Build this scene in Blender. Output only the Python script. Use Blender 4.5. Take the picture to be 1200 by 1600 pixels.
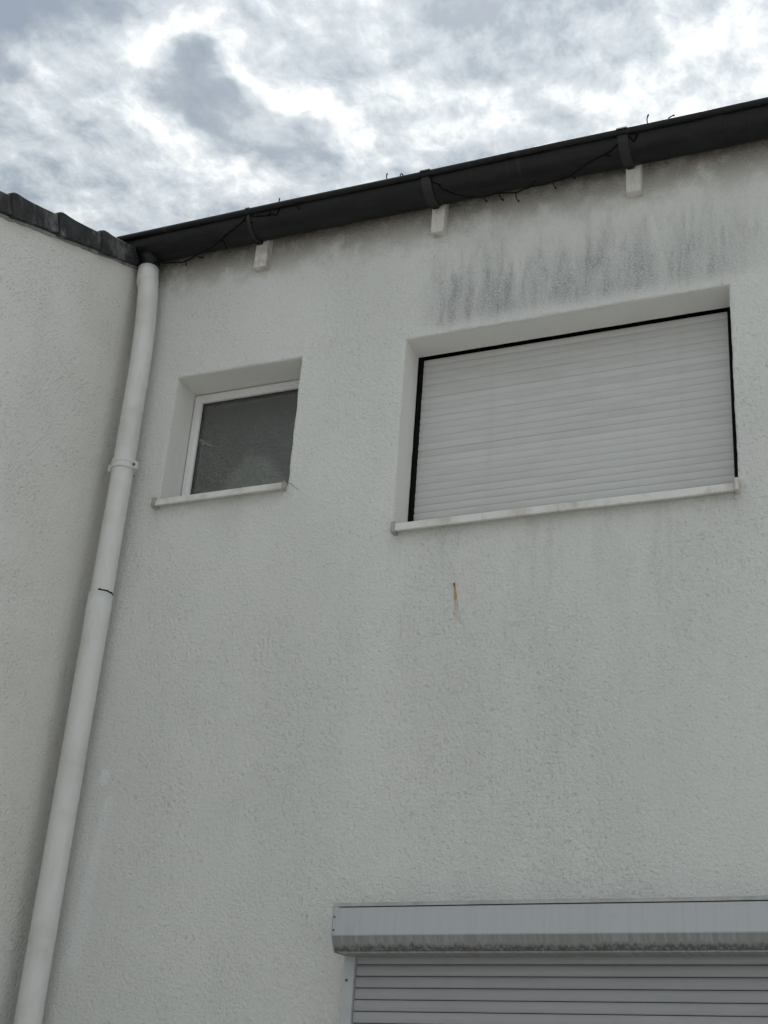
import bpy, bmesh, math, random
from mathutils import Matrix, Vector, noise as mnoise

for o in list(bpy.data.objects):
    bpy.data.objects.remove(o)
SC = bpy.context.scene
COL = SC.collection
rnd = random.Random(7)

# ------------------------------------------------------------------ camera
cam_data = bpy.data.cameras.new('camera')
cam = bpy.data.objects.new('camera', cam_data)
COL.objects.link(cam)
cR = Vector((0.92334, 0.37779, 0.06873))
cU = Vector((0.11393, -0.44045, 0.89052))
cF = Vector((-0.3667, 0.81442, 0.44973))
cam.matrix_world = Matrix(((cR.x, cU.x, -cF.x, 0), (cR.y, cU.y, -cF.y, -4.6),
                           (cR.z, cU.z, -cF.z, 1.6), (0, 0, 0, 1)))
cam_data.sensor_fit = 'VERTICAL'
cam_data.sensor_height = 24.0
cam_data.lens = 24.0 * 2270.76 / 1600.0
cam_data.clip_start = 0.05
cam_data.clip_end = 3000
SC.camera = cam

# ------------------------------------------------------------------ exposure
SC.view_settings.view_transform = 'Standard'
SC.view_settings.look = 'None'
SC.view_settings.exposure = 0.80
SC.view_settings.gamma = 1.0
SC.view_settings.use_curve_mapping = False
SC.render.engine = 'CYCLES'
SC.cycles.use_denoising = True
SC.cycles.max_bounces = 7
SC.cycles.diffuse_bounces = 3
SC.cycles.use_adaptive_sampling = True
SC.cycles.adaptive_threshold = 0.02
SC.cycles.sample_clamp_indirect = 4.0

SUN_EL, SUN_AZ = math.radians(58), math.radians(-16)     # azimuth from +Y towards +X


# ------------------------------------------------------------------ node helper
class S:
    """a socket with arithmetic"""
    def __init__(s, g, sock):
        s.g, s.k = g, sock

    def _m(s, op, a, b=None, c=None, clamp=False):
        n = s.g.t.nodes.new('ShaderNodeMath')
        n.operation = op
        n.use_clamp = clamp
        for i, v in enumerate((a, b, c)):
            if v is not None:
                s.g.put(n.inputs[i], v)
        return S(s.g, n.outputs[0])

    def __add__(s, o): return s._m('ADD', s, o)
    __radd__ = __add__
    def __sub__(s, o): return s._m('SUBTRACT', s, o)
    def __rsub__(s, o): return s._m('SUBTRACT', o, s)
    def __mul__(s, o): return s._m('MULTIPLY', s, o)
    __rmul__ = __mul__
    def __truediv__(s, o): return s._m('DIVIDE', s, o)
    def __rtruediv__(s, o): return s._m('DIVIDE', o, s)
    def pw(s, e): return s._m('POWER', s, e)
    def abs(s): return s._m('ABSOLUTE', s)
    def sqrt(s): return s._m('SQRT', s)
    def sat(s): return s._m('ADD', s, 0.0, clamp=True)
    def max(s, o): return s._m('MAXIMUM', s, o)
    def min(s, o): return s._m('MINIMUM', s, o)

    def ramp(s, a, b, lo=0.0, hi=1.0):
        n = s.g.t.nodes.new('ShaderNodeMapRange')
        n.interpolation_type = 'SMOOTHSTEP'
        flip = a > b
        if flip:
            a, b, lo, hi = b, a, hi, lo
        s.g.put(n.inputs['Value'], s)
        n.inputs['From Min'].default_value = a
        n.inputs['From Max'].default_value = b
        n.inputs['To Min'].default_value = lo
        n.inputs['To Max'].default_value = hi
        return S(s.g, n.outputs['Result'])


class G:
    def __init__(g, tree):
        g.t = tree

    def put(g, inp, v):
        if isinstance(v, S):
            g.t.links.new(v.k, inp)
        else:
            if hasattr(inp, 'default_value') and hasattr(inp.default_value, '__len__') and len(v) == 3 and len(inp.default_value) == 4:
                v = (*v, 1.0)
            inp.default_value = v

    def node(g, kind, out=0, props=None, **ins):
        n = g.t.nodes.new(kind)
        for k, v in (props or {}).items():
            setattr(n, k, v)
        for k, v in ins.items():
            g.put(n.inputs[k.replace('_', ' ')], v)
        return S(g, n.outputs[out])

    def coords(g, out='Object'):
        n = g.t.nodes.new('ShaderNodeTexCoord')
        return S(g, n.outputs[out])

    def xyz(g, v):
        n = g.t.nodes.new('ShaderNodeSeparateXYZ')
        g.put(n.inputs[0], v)
        return tuple(S(g, n.outputs[i]) for i in range(3))

    def vec(g, x, y, z):
        n = g.t.nodes.new('ShaderNodeCombineXYZ')
        for i, v in enumerate((x, y, z)):
            g.put(n.inputs[i], v)
        return S(g, n.outputs[0])

    def scaled(g, p, sx, sy, sz, off=(0, 0, 0)):
        n = g.t.nodes.new('ShaderNodeMapping')
        g.put(n.inputs['Vector'], p)
        n.inputs['Scale'].default_value = (sx, sy, sz)
        n.inputs['Location'].default_value = off
        return S(g, n.outputs[0])

    def vadd(g, a, b, k=1.0):
        m = g.t.nodes.new('ShaderNodeVectorMath')
        m.operation = 'MULTIPLY_ADD'
        g.put(m.inputs[0], b)
        m.inputs[1].default_value = (k, k, k)
        g.put(m.inputs[2], a)
        return S(g, m.outputs[0])

    def noise(g, p, scale, detail=3.0, rough=0.55, dist=0.0, color=False, dim='3D'):
        return g.node('ShaderNodeTexNoise', 1 if color else 0, {'noise_dimensions': dim}, Vector=p, Scale=scale, Detail=detail,
                      Roughness=rough, Distortion=dist)

    def voro(g, p, scale, feature='F1', out=0):
        return g.node('ShaderNodeTexVoronoi', out, {'feature': feature}, Vector=p, Scale=scale)

    def mix(g, f, a, b, mode='MIX'):
        n = g.t.nodes.new('ShaderNodeMix')
        n.data_type = 'RGBA'
        n.blend_type = mode
        g.put(n.inputs[0], f)
        g.put(n.inputs[6], a)
        g.put(n.inputs[7], b)
        return S(g, n.outputs[2])

    def bump(g, h, dist, strength=1.0, normal=None):
        ins = dict(Height=h, Distance=dist, Strength=strength)
        if normal:
            ins['Normal'] = normal
        return g.node('ShaderNodeBump', 0, None, **ins)


# ------------------------------------------------------------------ world
world = bpy.data.worlds.new('World')
SC.world = world
world.use_nodes = True
world.cycles.sampling_method = 'NONE'      # soft even sky: plain path sampling is quicker than a map
wt = world.node_tree
wt.nodes.clear()
g = G(wt)
sky = wt.nodes.new('ShaderNodeTexSky')
sky.sky_type = 'NISHITA'
sky.sun_disc = False
sky.sun_elevation = SUN_EL
sky.sun_rotation = SUN_AZ
sky.dust_density = 2.0
SKY = S(g, sky.outputs[0])
dirv = g.coords('Generated')
dx, dy, dz = g.xyz(dirv)
h = dz.max(0.05)
u, v = dx / h, dy / h          # a flat layer of cloud seen in perspective
P0 = g.vec(u, v, 0.0)
warp = g.noise(P0, 5.0, 4.0, 0.55, color=True, dim='2D')
wv = wt.nodes.new('ShaderNodeVectorMath')
wv.operation = 'SUBTRACT'
wt.links.new(warp.k, wv.inputs[0])
wv.inputs[1].default_value = (0.5, 0.5, 0.5)
WV = S(g, wv.outputs[0])
P1 = g.vadd(P0, WV, 0.10)      # softly warped
P2 = g.vadd(P0, WV, 0.22)
x1, y1, _ = g.xyz(P2)


def blob(cx, cy, rx, ry, rot, lo=1.35, hi=0.35):
    c, s_ = math.cos(rot), math.sin(rot)
    a = (x1 - cx) * c + (y1 - cy) * s_
    b = (y1 - cy) * c - (x1 - cx) * s_
    d = ((a / rx) * (a / rx) + (b / ry) * (b / ry)).sqrt()
    return d.ramp(lo, hi)


P1 = g.vadd(P0, WV, 0.05)
fine = g.noise(P1, 4.6, 9.0, 0.57, dim='2D')
fine_s = g.noise(g.scaled(P1, 1, 1, 1, (0.020, -0.016, 0)), 4.6, 6.0, 0.57, dim='2D')   # the same field a little nearer the sun
wisp = g.noise(g.scaled(P1, 1.0, 0.75, 1.0, (3.1, 1.7, 0)), 24.0, 8.0, 0.68, dim='2D')
broad = g.noise(P0, 2.3, 3.0, 0.5, dim='2D')
core_b = blob(-0.622, 0.968, 0.118, 0.062, 1.02, 1.25, 0.30)
rim_b = (blob(-0.606, 0.952, 0.118, 0.062, 1.02, 1.35, 0.75) - core_b * 1.6).max(0.0)
shade = (blob(-0.755, 0.765, 0.155, 0.095, 0.32, 1.6, 0.0) * 1.15).max(core_b).max(
    blob(-0.415, 1.085, 0.075, 0.060, 0.32, 1.5, 0.1) * 0.95).max(
    blob(-0.309, 1.03, 0.055, 0.040, 0.5, 1.7, 0.0) * 0.55).max(
    blob(-0.42, 0.90, 0.20, 0.060, 0.2, 1.8, 0.0) * 0.45).max(
    blob(-0.88, 0.90, 0.08, 0.11, 0.4, 1.8, 0.0) * 0.60).max(
    broad.ramp(0.55, 0.85) * 0.7)
sdot = g.node('ShaderNodeVectorMath', 1, {'operation': 'DOT_PRODUCT'})
sn = sdot.k.node
wt.links.new(dirv.k, sn.inputs[0])
sn.inputs[1].default_value = (math.sin(SUN_AZ) * math.cos(SUN_EL), math.cos(SUN_AZ) * math.cos(SUN_EL), math.sin(SUN_EL))
glow = sdot.max(0.0).pw(14.0)                      # cloud lit through around the hidden sun
tt = 0.545 + glow * 0.34 + (fine - 0.5) * 1.25 + (fine - fine_s) * 1.3 + (wisp - 0.5) * 1.0 + (broad - 0.5) * 0.3 + rim_b * 0.34 - shade * (0.62 + (wisp - 0.5) * 0.5)
cloud = g.mix(tt.ramp(-0.12, 0.70), (0.175, 0.215, 0.262), (0.475, 0.512, 0.54))
cloud = g.mix(tt.ramp(0.52, 1.08), cloud, (0.79, 0.80, 0.795))
lift = dz.max(0.0) * 0.72 + 0.40               # an overcast sky is brighter overhead than at its foot
cloud = g.mix(1.0, cloud, g.vec(lift, lift, lift), 'MULTIPLY')
# thin gaps where a little of the blue shows, and a paler low sky
gap = tt.ramp(0.30, 0.0) * 0.07
blue = g.mix(1.0, SKY, (0.11, 0.11, 0.11), 'MULTIPLY')
both = g.mix(gap, cloud, blue)
below = dz.ramp(-0.02, 0.02)
both = g.mix(below, (0.30, 0.30, 0.29), both)
ten = g.mix(1.0, both, (10, 10, 10), 'MULTIPLY')
bg = wt.nodes.new('ShaderNodeBackground')
bg.inputs['Strength'].default_value = 0.1
wt.links.new(ten.k, bg.inputs['Color'])
wo = wt.nodes.new('ShaderNodeOutputWorld')
wt.links.new(bg.outputs[0], wo.inputs['Surface'])

# ------------------------------------------------------------------ sun, veiled by cloud, behind the house
sd = bpy.data.lights.new('sun', 'SUN')
sd.energy = 1.5
sd.angle = math.radians(14)
sd.color = (1.0, 0.97, 0.92)
sun = bpy.data.objects.new('sun', sd)
COL.objects.link(sun)
sdir = Vector((math.sin(SUN_AZ) * math.cos(SUN_EL), math.cos(SUN_AZ) * math.cos(SUN_EL), math.sin(SUN_EL)))
sun.rotation_euler = sdir.to_track_quat('Z', 'Y').to_euler()
sun.location = sdir * 60


# ------------------------------------------------------------------ materials
def material(name, fn):
    m = bpy.data.materials.new(name)
    m.use_nodes = True
    t = m.node_tree
    t.nodes.clear()
    b = t.nodes.new('ShaderNodeBsdfPrincipled')
    o = t.nodes.new('ShaderNodeOutputMaterial')
    t.links.new(b.outputs[0], o.inputs[0])
    gg = G(t)
    r = fn(gg, b)
    for k, val in r.items():
        gg.put(b.inputs[k.replace('_', ' ')], val)
    return m


def segment_mask(g, x, z, a, b, w0, w1):
    """mask that is 1 on the segment a-b in the wall plane, w0 / w1 half widths at its ends; returns mask, t along"""
    ax, az = a
    ex, ez = b[0] - a[0], b[1] - a[1]
    L2 = ex * ex + ez * ez
    t = (((x - ax) * ex + (z - az) * ez) / L2).sat()
    px = x - ax - t * ex
    pz = z - az - t * ez
    d = (px * px + pz * pz).sqrt()
    w = w0 + t * (w1 - w0)
    return (d / w).ramp(1.0, 0.35), t


def stucco_relief(g, p, x, z, seed):
    """scraped plaster: crowded grains with short worm grooves and pits, patchy in strength"""
    q = g.vadd(p, g.noise(p, 60.0, 1.0, 0.5, color=True), 0.004)
    grain = g.noise(q, 92.0, 4.0, 0.75)
    patch = g.noise(g.scaled(p, 1, 1, 0.5, seed), 2.6, 5.0, 0.62).ramp(0.36, 0.62, 0.82, 1.0)
    coarse = g.noise(g.scaled(q, 1.0, 1.0, 0.80, seed), 82.0, 2.0, 0.6)
    rough2 = g.noise(g.scaled(p, 1, 1, 0.4, (seed[2], 0, seed[0])), 1.5, 4.0, 0.6).ramp(0.42, 0.62)
    groove = g.noise(g.scaled(q, 1.0, 1.0, 0.24, seed), 105.0, 1.0, 0.5).ramp(0.37, 0.28)
    pit = coarse.ramp(0.36, 0.27)
    pits = (pit * (0.55 + 0.45 * rough2) + groove * rough2 * 0.7).sat() * patch
    h = ((grain - 0.5) * 1.7 + (coarse - 0.5) * (0.9 + 0.9 * rough2)) * patch - pits * 0.45
    und = g.noise(g.scaled(p, 1, 1, 0.6), 4.0, 2.0, 0.5)
    return h, pits, grain, und


def facade(g, b):
    p = g.coords()
    x, y, z = g.xyz(p)
    h, pits, grain, und = stucco_relief(g, p, x, z, (3.7, 1.2, 8.9))
    inside = y.ramp(0.004, 0.02)                       # the smoother reveals of the openings
    # weather: rain runs, greenish and pinkish bloom
    run = g.noise(g.scaled(p, 7.0, 1.0, 0.5), 1.6, 5.0, 0.6)
    bloom = g.noise(p, 1.9, 4.0, 0.55)
    bloom2 = g.noise(g.scaled(p, 1, 1, 1, (5, 2, 9)), 1.3, 3.0, 0.5)
    col = g.mix(bloom.ramp(0.35, 0.66), (0.835, 0.840, 0.795), (0.850, 0.852, 0.810))
    col = g.mix(bloom2.ramp(0.56, 0.74) * 0.5, col, (0.83, 0.80, 0.775))
    col = g.mix(run.ramp(0.54, 0.74) * 0.08, col, (0.58, 0.60, 0.58))
    col = g.mix(run.ramp(0.44, 0.26) * 0.25, col, (0.87, 0.87, 0.85))
    # algae streaks over the wide window
    st = g.noise(g.scaled(p, 4.2, 1.0, 0.9, (1.3, 0, 0.4)), 2.4, 5.0, 0.62)
    st2 = g.noise(g.scaled(p, 16.0, 1.0, 3.2), 1.9, 4.0, 0.6)
    band = x.ramp(-2.02, -1.84) * x.ramp(-0.40, -0.95, 0.25, 1.0) * x.ramp(-0.1, -0.5)
    hz = z.ramp(4.94, 5.02, 0.12, 1.0) * (z - (st2 - 0.5) * 0.24 - (st - 0.5) * 0.2).ramp(5.42, 5.06)
    dash = st2.ramp(0.50, 0.66)
    algae = ((st - 0.28) * 1.8).sat() * 1.05 + 0.20 + dash * (st - 0.22).max(0.0) * 0.9
    algae = algae.sat() * band * hz
    core = segment_mask(g, x, z, (-1.855, 5.00), (-1.835, 5.20), 0.060, 0.035)[0]
    core = core.max(segment_mask(g, x, z, (-1.60, 5.02), (-1.595, 5.16), 0.05, 0.03)[0] * 0.6)
    core = core.max(segment_mask(g, x, z, (-1.36, 5.06), (-1.35, 5.24), 0.05, 0.03)[0] * 0.45)
    speck = g.noise(p, 120.0, 2.0, 0.6)
    algae = (algae + core * (st2 - 0.25).max(0.0)).sat() * speck.ramp(0.36, 0.60, 0.5, 1.0)
    col = g.mix(algae * 0.78, col, (0.215, 0.23, 0.235))
    # brown dirt and cobweb right under the gutter, boosted to paint in its shade
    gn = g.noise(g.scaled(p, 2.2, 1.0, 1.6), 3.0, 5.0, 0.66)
    grime_shade = (z - (gn - 0.5) * 0.42).ramp(5.36, 5.60) * z.ramp(5.26, 5.36)
    col = g.mix(grime_shade * gn.ramp(0.30, 0.60, 0.45, 0.95), col, (0.20, 0.165, 0.115))
    # drips below the ends of the sills
    for (a, bb, w, k) in (((-0.705, 4.06), (-0.675, 3.86), 0.045, 0.45), ((-2.02, 4.03), (-2.015, 3.80), 0.04, 0.25),
                          ((-3.12, 4.28), (-3.115, 4.08), 0.03, 0.22), ((-2.50, 4.30), (-2.49, 4.12), 0.03, 0.22),
                          ((-1.45, 4.03), (-1.44, 3.45), 0.12, 0.30), ((-0.98, 4.03), (-0.96, 3.3), 0.09, 0.28),
                          ((-1.80, 4.03), (-1.79, 3.7), 0.06, 0.25), ((-1.20, 4.03), (-1.19, 3.6), 0.05, 0.28), ((-2.75, 4.28), (-2.75, 3.9), 0.07, 0.22)):
        m, t = segment_mask(g, x, z, a, bb, w, w * 1.6)
        col = g.mix(m * (1.0 - t) * (st2.ramp(0.3, 0.7) * k * 0.7), col, (0.42, 0.41, 0.38))
    # hairline crack by the small sill, rusty nail run, paint dab
    m, t = segment_mask(g, x + (grain_w(g, p) - 0.5) * 0.02, z, (-2.50, 4.328), (-2.455, 4.288), 0.0045, 0.0025)
    col = g.mix(m * 0.6, col, (0.25, 0.25, 0.24))
    m, t = segment_mask(g, x, z, (-1.7636, 3.803), (-1.7560, 3.745), 0.0055, 0.0085)
    col = g.mix(m * 0.85, col, (0.56, 0.31, 0.085))
    m, t = segment_mask(g, x, z, (-1.7580, 3.765), (-1.7440, 3.63), 0.007, 0.024)
    col = g.mix(m * (1.0 - t) * 0.75, col, (0.55, 0.36, 0.20))
    m, t = segment_mask(g, x + (grain_w(g, p) - 0.5) * 0.03, z, (-3.162, 3.142), (-3.165, 3.120), 0.032, 0.030)
    dab = m.ramp(0.1, 0.5)
    col = g.mix(dab * 0.9, col, (0.93, 0.94, 0.92))
    m, t = segment_mask(g, x + (und - 0.5) * 0.08, z, (-3.13, 3.04), (-3.17, 2.45), 0.03, 0.05)
    col = g.mix(m * 0.65, col, (0.92, 0.93, 0.91))
    # dirt sits in the pits
    col = g.mix(pits * 0.13, col, (0.36, 0.37, 0.36))
    # sand in the render: paler and darker grains
    col = g.mix(grain.ramp(0.45, 0.28) * 0.40, col, (0.47, 0.475, 0.45))
    col = g.mix(grain.ramp(0.56, 0.72) * 0.5, col, (0.90, 0.90, 0.88))
    col = g.mix(inside * 0.5, col, (0.76, 0.75, 0.71))
    amp = 1.0 - inside * 0.72
    nrm = g.bump(h * amp + (und - 0.5) * 1.2, 0.0074, 0.95)
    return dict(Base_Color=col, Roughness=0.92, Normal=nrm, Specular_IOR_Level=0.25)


def grain_w(g, p):
    return g.noise(p, 26.0, 3.0, 0.6)


def wing_plaster(g, b):
    p = g.coords()
    x, y, z = g.xyz(p)
    pr = g.scaled(p, 1, 1, 1)
    r = g.t.nodes.new('ShaderNodeVectorRotate')
    r.rotation_type = 'X_AXIS'
    g.put(r.inputs['Vector'], pr)
    r.inputs['Angle'].default_value = math.radians(35)
    pr = S(g, r.outputs[0])
    q = g.vadd(pr, g.noise(p, 20.0, 2.0, 0.5, color=True), 0.02)
    worm = g.noise(g.scaled(q, 1, 1.0, 0.66), 112.0, 3.0, 0.55)
    grain = g.noise(q, 120.0, 2.0, 0.6)
    patch = g.noise(p, 3.0, 3.0, 0.5).ramp(0.36, 0.64, 0.55, 1.0)
    bloom = g.noise(p, 1.6, 4.0, 0.55)
    bloom2 = g.noise(g.scaled(p, 1, 5, 0.6), 1.4, 4.0, 0.55)
    col = g.mix(bloom.ramp(0.35, 0.65), (0.735, 0.722, 0.675), (0.77, 0.76, 0.718))
    col = g.mix(bloom2.ramp(0.54, 0.77) * 0.18, col, (0.55, 0.54, 0.50))
    pit = worm.ramp(0.40, 0.30) * patch
    col = g.mix(grain.ramp(0.44, 0.28) * 0.20, col, (0.45, 0.44, 0.40))
    col = g.mix(grain.ramp(0.56, 0.72) * 0.4, col, (0.85, 0.84, 0.79))
    col = g.mix(pit * 0.14, col, (0.34, 0.33, 0.31))
    und = g.noise(p, 4.5, 2.0, 0.5)
    nrm = g.bump(((worm - 0.5) * 1.8 + (grain - 0.5) * 0.6) * patch - pit * 0.5 + (und - 0.5) * 1.5, 0.0046, 0.85)
    return dict(Base_Color=col, Roughness=0.92, Normal=nrm, Specular_IOR_Level=0.25)


def painted(base, dirt, rough, amount=0.35, scale=6.0, dent=0.0):
    def fn(g, b):
        p = g.coords()
        n = g.noise(p, scale, 5.0, 0.6)
        n2 = g.noise(g.scaled(p, 1, 1, 0.15), scale * 7, 4.0, 0.6)
        col = g.mix(n.ramp(0.45, 0.72) * amount, base, dirt)
        col = g.mix(n2.ramp(0.52, 0.75) * amount * 0.7, col, dirt)
        r = dict(Base_Color=col, Roughness=n.ramp(0.2, 0.8, rough - 0.08, rough + 0.1))
        if dent:
            r['Normal'] = g.bump(g.noise(g.scaled(p, 1, 1, 0.35), 22.0, 3.0, 0.55), dent, 0.8)
        return r
    return fn


def sill_paint(g, b):
    p = g.coords()
    x, y, z = g.xyz(p)
    n = g.noise(g.scaled(p, 1, 1, 1), 9.0, 5.0, 0.65)
    n2 = g.noise(g.scaled(p, 5, 1, 0.5), 14.0, 4.0, 0.6)
    col = g.mix(n.ramp(0.42, 0.72) * 0.7, (0.72, 0.715, 0.675), (0.45, 0.40, 0.32))
    col = g.mix(n2.ramp(0.55, 0.78) * 0.45, col, (0.36, 0.33, 0.28))
    return dict(Base_Color=col, Roughness=0.6, Normal=g.bump(n2, 0.002, 0.6))


def zinc(g, b):
    p = g.coords()
    n = g.noise(g.scaled(p, 1, 3, 3), 7.0, 6.0, 0.62)
    n2 = g.noise(g.scaled(p, 3, 1, 1), 28.0, 4.0, 0.6)
    streak = g.noise(g.scaled(p, 16, 1, 1), 2.0, 4.0, 0.6)
    col = g.mix(n.ramp(0.40, 0.68), (0.007, 0.0072, 0.0076), (0.016, 0.016, 0.0162))
    col = g.mix(streak.ramp(0.60, 0.78) * 0.3, col, (0.07, 0.07, 0.068))
    col = g.mix(n2.ramp(0.62, 0.80) * 0.3, col, (0.055, 0.05, 0.045))
    return dict(Base_Color=col, Roughness=n.ramp(0.3, 0.7, 0.40, 0.60), Metallic=0.0, Specular_IOR_Level=0.28,
                Normal=g.bump(n + n2 * 0.4, 0.003, 0.5))


def verge_tile(g, b):
    p = g.coords()
    i = g.node('ShaderNodeObjectInfo', 5)
    pp = g.vadd(p, g.vec(i * 9.0, i * 4.0, i * 7.0), 1.0)
    n = g.noise(pp, 11.0, 6.0, 0.65)
    n2 = g.noise(pp, 60.0, 4.0, 0.6)
    lich = g.noise(g.scaled(pp, 1, 1.2, 0.7), 6.0, 5.0, 0.7)
    col = g.mix(n.ramp(0.35, 0.7), (0.011, 0.0113, 0.0125), (0.034, 0.034, 0.0335))
    col = g.mix(lich.ramp(0.48, 0.68) * 0.6, col, (0.25, 0.25, 0.25))
    col = g.mix(n2.ramp(0.60, 0.75) * 0.4, col, (0.10, 0.10, 0.095))
    return dict(Base_Color=col, Roughness=0.85, Normal=g.bump(n + n2, 0.004, 0.7))


def box_grey(g, b):
    """grey coated box of the lower shutter; black mould grows on its sloping underside"""
    p = g.coords()
    x, y, z = g.xyz(p)
    n = g.noise(g.scaled(p, 60, 1, 2), 1.5, 4.0, 0.6)
    n2 = g.noise(p, 8.0, 5.0, 0.6)
    n3 = g.noise(g.scaled(p, 1, 1, 1), 95.0, 4.0, 0.68)
    col = g.mix(n.ramp(0.4, 0.75) * 0.35, (0.48, 0.50, 0.515), (0.40, 0.412, 0.42))
    col = g.mix(n2.ramp(0.58, 0.8) * 0.35, col, (0.30, 0.29, 0.27))
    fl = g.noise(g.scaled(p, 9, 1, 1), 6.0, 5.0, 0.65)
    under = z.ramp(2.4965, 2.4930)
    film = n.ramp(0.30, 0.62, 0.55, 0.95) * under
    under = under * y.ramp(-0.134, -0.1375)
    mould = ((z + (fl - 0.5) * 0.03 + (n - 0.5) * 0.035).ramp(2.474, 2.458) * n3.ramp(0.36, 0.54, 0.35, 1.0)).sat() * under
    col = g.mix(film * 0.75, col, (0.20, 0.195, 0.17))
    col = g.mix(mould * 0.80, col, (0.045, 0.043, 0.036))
    scr = g.noise(g.scaled(p, 1.4, 1, 14, (4, 1, 2)), 10.0, 2.0, 0.5).ramp(0.74, 0.78) * z.ramp(2.515, 2.512)
    col = g.mix(scr * 0.5, col, (0.16, 0.16, 0.16))
    return dict(Base_Color=col, Roughness=0.5, Normal=g.bump(n2 + n3 * 0.1, 0.0015, 0.5))


def slat_coat(base, dirt, am):
    def fn(g, b):
        p = g.coords()
        i = g.node('ShaderNodeObjectInfo', 5)
        pp = g.vadd(p, g.vec(i * 13.0, 0.0, i * 5.0), 1.0)
        n = g.noise(g.scaled(pp, 1, 1, 3), 3.0, 5.0, 0.6)
        n2 = g.noise(g.scaled(pp, 1, 1, 6), 20.0, 4.0, 0.6)
        x, y, z = g.xyz(p)
        col = g.mix(n.ramp(0.4, 0.75) * am, base, dirt)
        col = g.mix(n2.ramp(0.55, 0.8) * am * 0.6, col, dirt)
        wash = g.noise(g.scaled(p, 6, 0, 0.3), 1.7, 5.0, 0.62)      # rain washes in line down all the slats
        col = g.mix(wash.ramp(0.5, 0.75) * am * 0.6, col, dirt)
        k = 0.965 + i * 0.07
        col = g.mix(1.0, col, g.vec(k, k, k), 'MULTIPLY')
        return dict(Base_Color=col, Roughness=0.48, Normal=g.bump(n, 0.002, 0.4))
    return fn


def pane_glass(g, b):
    p = g.coords()
    x, y, z = g.xyz(p)
    wob = g.noise(p, 130.0, 2.0, 0.5)
    wob2 = g.noise(p, 38.0, 1.0, 0.5)
    nrm = g.bump(wob + wob2 * 1.2, 0.005, 0.8)
    dirt = g.noise(p, 5.0, 5.0, 0.65)
    m, t = segment_mask(g, x, z, (-3.066, 4.712), (-3.008, 4.672), 0.0035, 0.002)
    t_ = g.t
    gl = t_.nodes.new('ShaderNodeBsdfGlossy')
    gl.inputs['Roughness'].default_value = 0.10
    g.put(gl.inputs['Normal'], nrm)
    rf = t_.nodes.new('ShaderNodeBsdfRefraction')
    rf.inputs['IOR'].default_value = 1.08
    rf.inputs['Roughness'].default_value = 0.55
    rf.inputs['Color'].default_value = (0.93, 0.945, 0.93, 1)
    g.put(rf.inputs['Normal'], nrm)
    df = t_.nodes.new('ShaderNodeBsdfDiffuse')
    g.put(df.inputs['Color'], g.mix(m, (0.20, 0.205, 0.195), (0.55, 0.52, 0.47)))
    fr = g.node('ShaderNodeFresnel', 0, None, IOR=1.55, Normal=nrm)
    m1 = t_.nodes.new('ShaderNodeMixShader')
    g.put(m1.inputs[0], (dirt.ramp(0.35, 0.7, 0.06, 0.14) + m * 0.5).sat())
    tr = t_.nodes.new('ShaderNodeBsdfTransparent')
    tr.inputs['Color'].default_value = (0.90, 0.94, 0.90, 1)
    m0 = t_.nodes.new('ShaderNodeMixShader')
    m0.inputs[0].default_value = 1.0
    t_.links.new(tr.outputs[0], m0.inputs[1])
    t_.links.new(rf.outputs[0], m0.inputs[2])
    t_.links.new(m0.outputs[0], m1.inputs[1])
    t_.links.new(df.outputs[0], m1.inputs[2])
    m2 = t_.nodes.new('ShaderNodeMixShader')
    g.put(m2.inputs[0], (fr * 0.72).sat())
    t_.links.new(m1.outputs[0], m2.inputs[1])
    t_.links.new(gl.outputs[0], m2.inputs[2])
    out = [n for n in t_.nodes if n.type == 'OUTPUT_MATERIAL'][0]
    t_.links.new(m2.outputs[0], out.inputs[0])
    return {}


def paving(g, b):
    p = g.coords()
    n = g.noise(p, 0.8, 6.0, 0.6)
    n2 = g.noise(p, 40.0, 4.0, 0.6)
    col = g.mix(n.ramp(0.3, 0.7), (0.41, 0.403, 0.385), (0.49, 0.48, 0.46))
    col = g.mix(n2.ramp(0.55, 0.8) * 0.4, col, (0.16, 0.157, 0.15))
    return dict(Base_Color=col, Roughness=0.9, Normal=g.bump(n2, 0.003, 0.6))


def plain(base, rough, metal=0.0):
    def fn(g, b):
        p = g.coords()
        n = g.noise(p, 18.0, 4.0, 0.6)
        dk = tuple(c * 0.7 for c in base)
        return dict(Base_Color=g.mix(n.ramp(0.4, 0.75), base, dk), Roughness=rough, Metallic=metal, Specular_IOR_Level=0.15 if base[0] < 0.01 else 0.5)
    return fn


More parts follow.
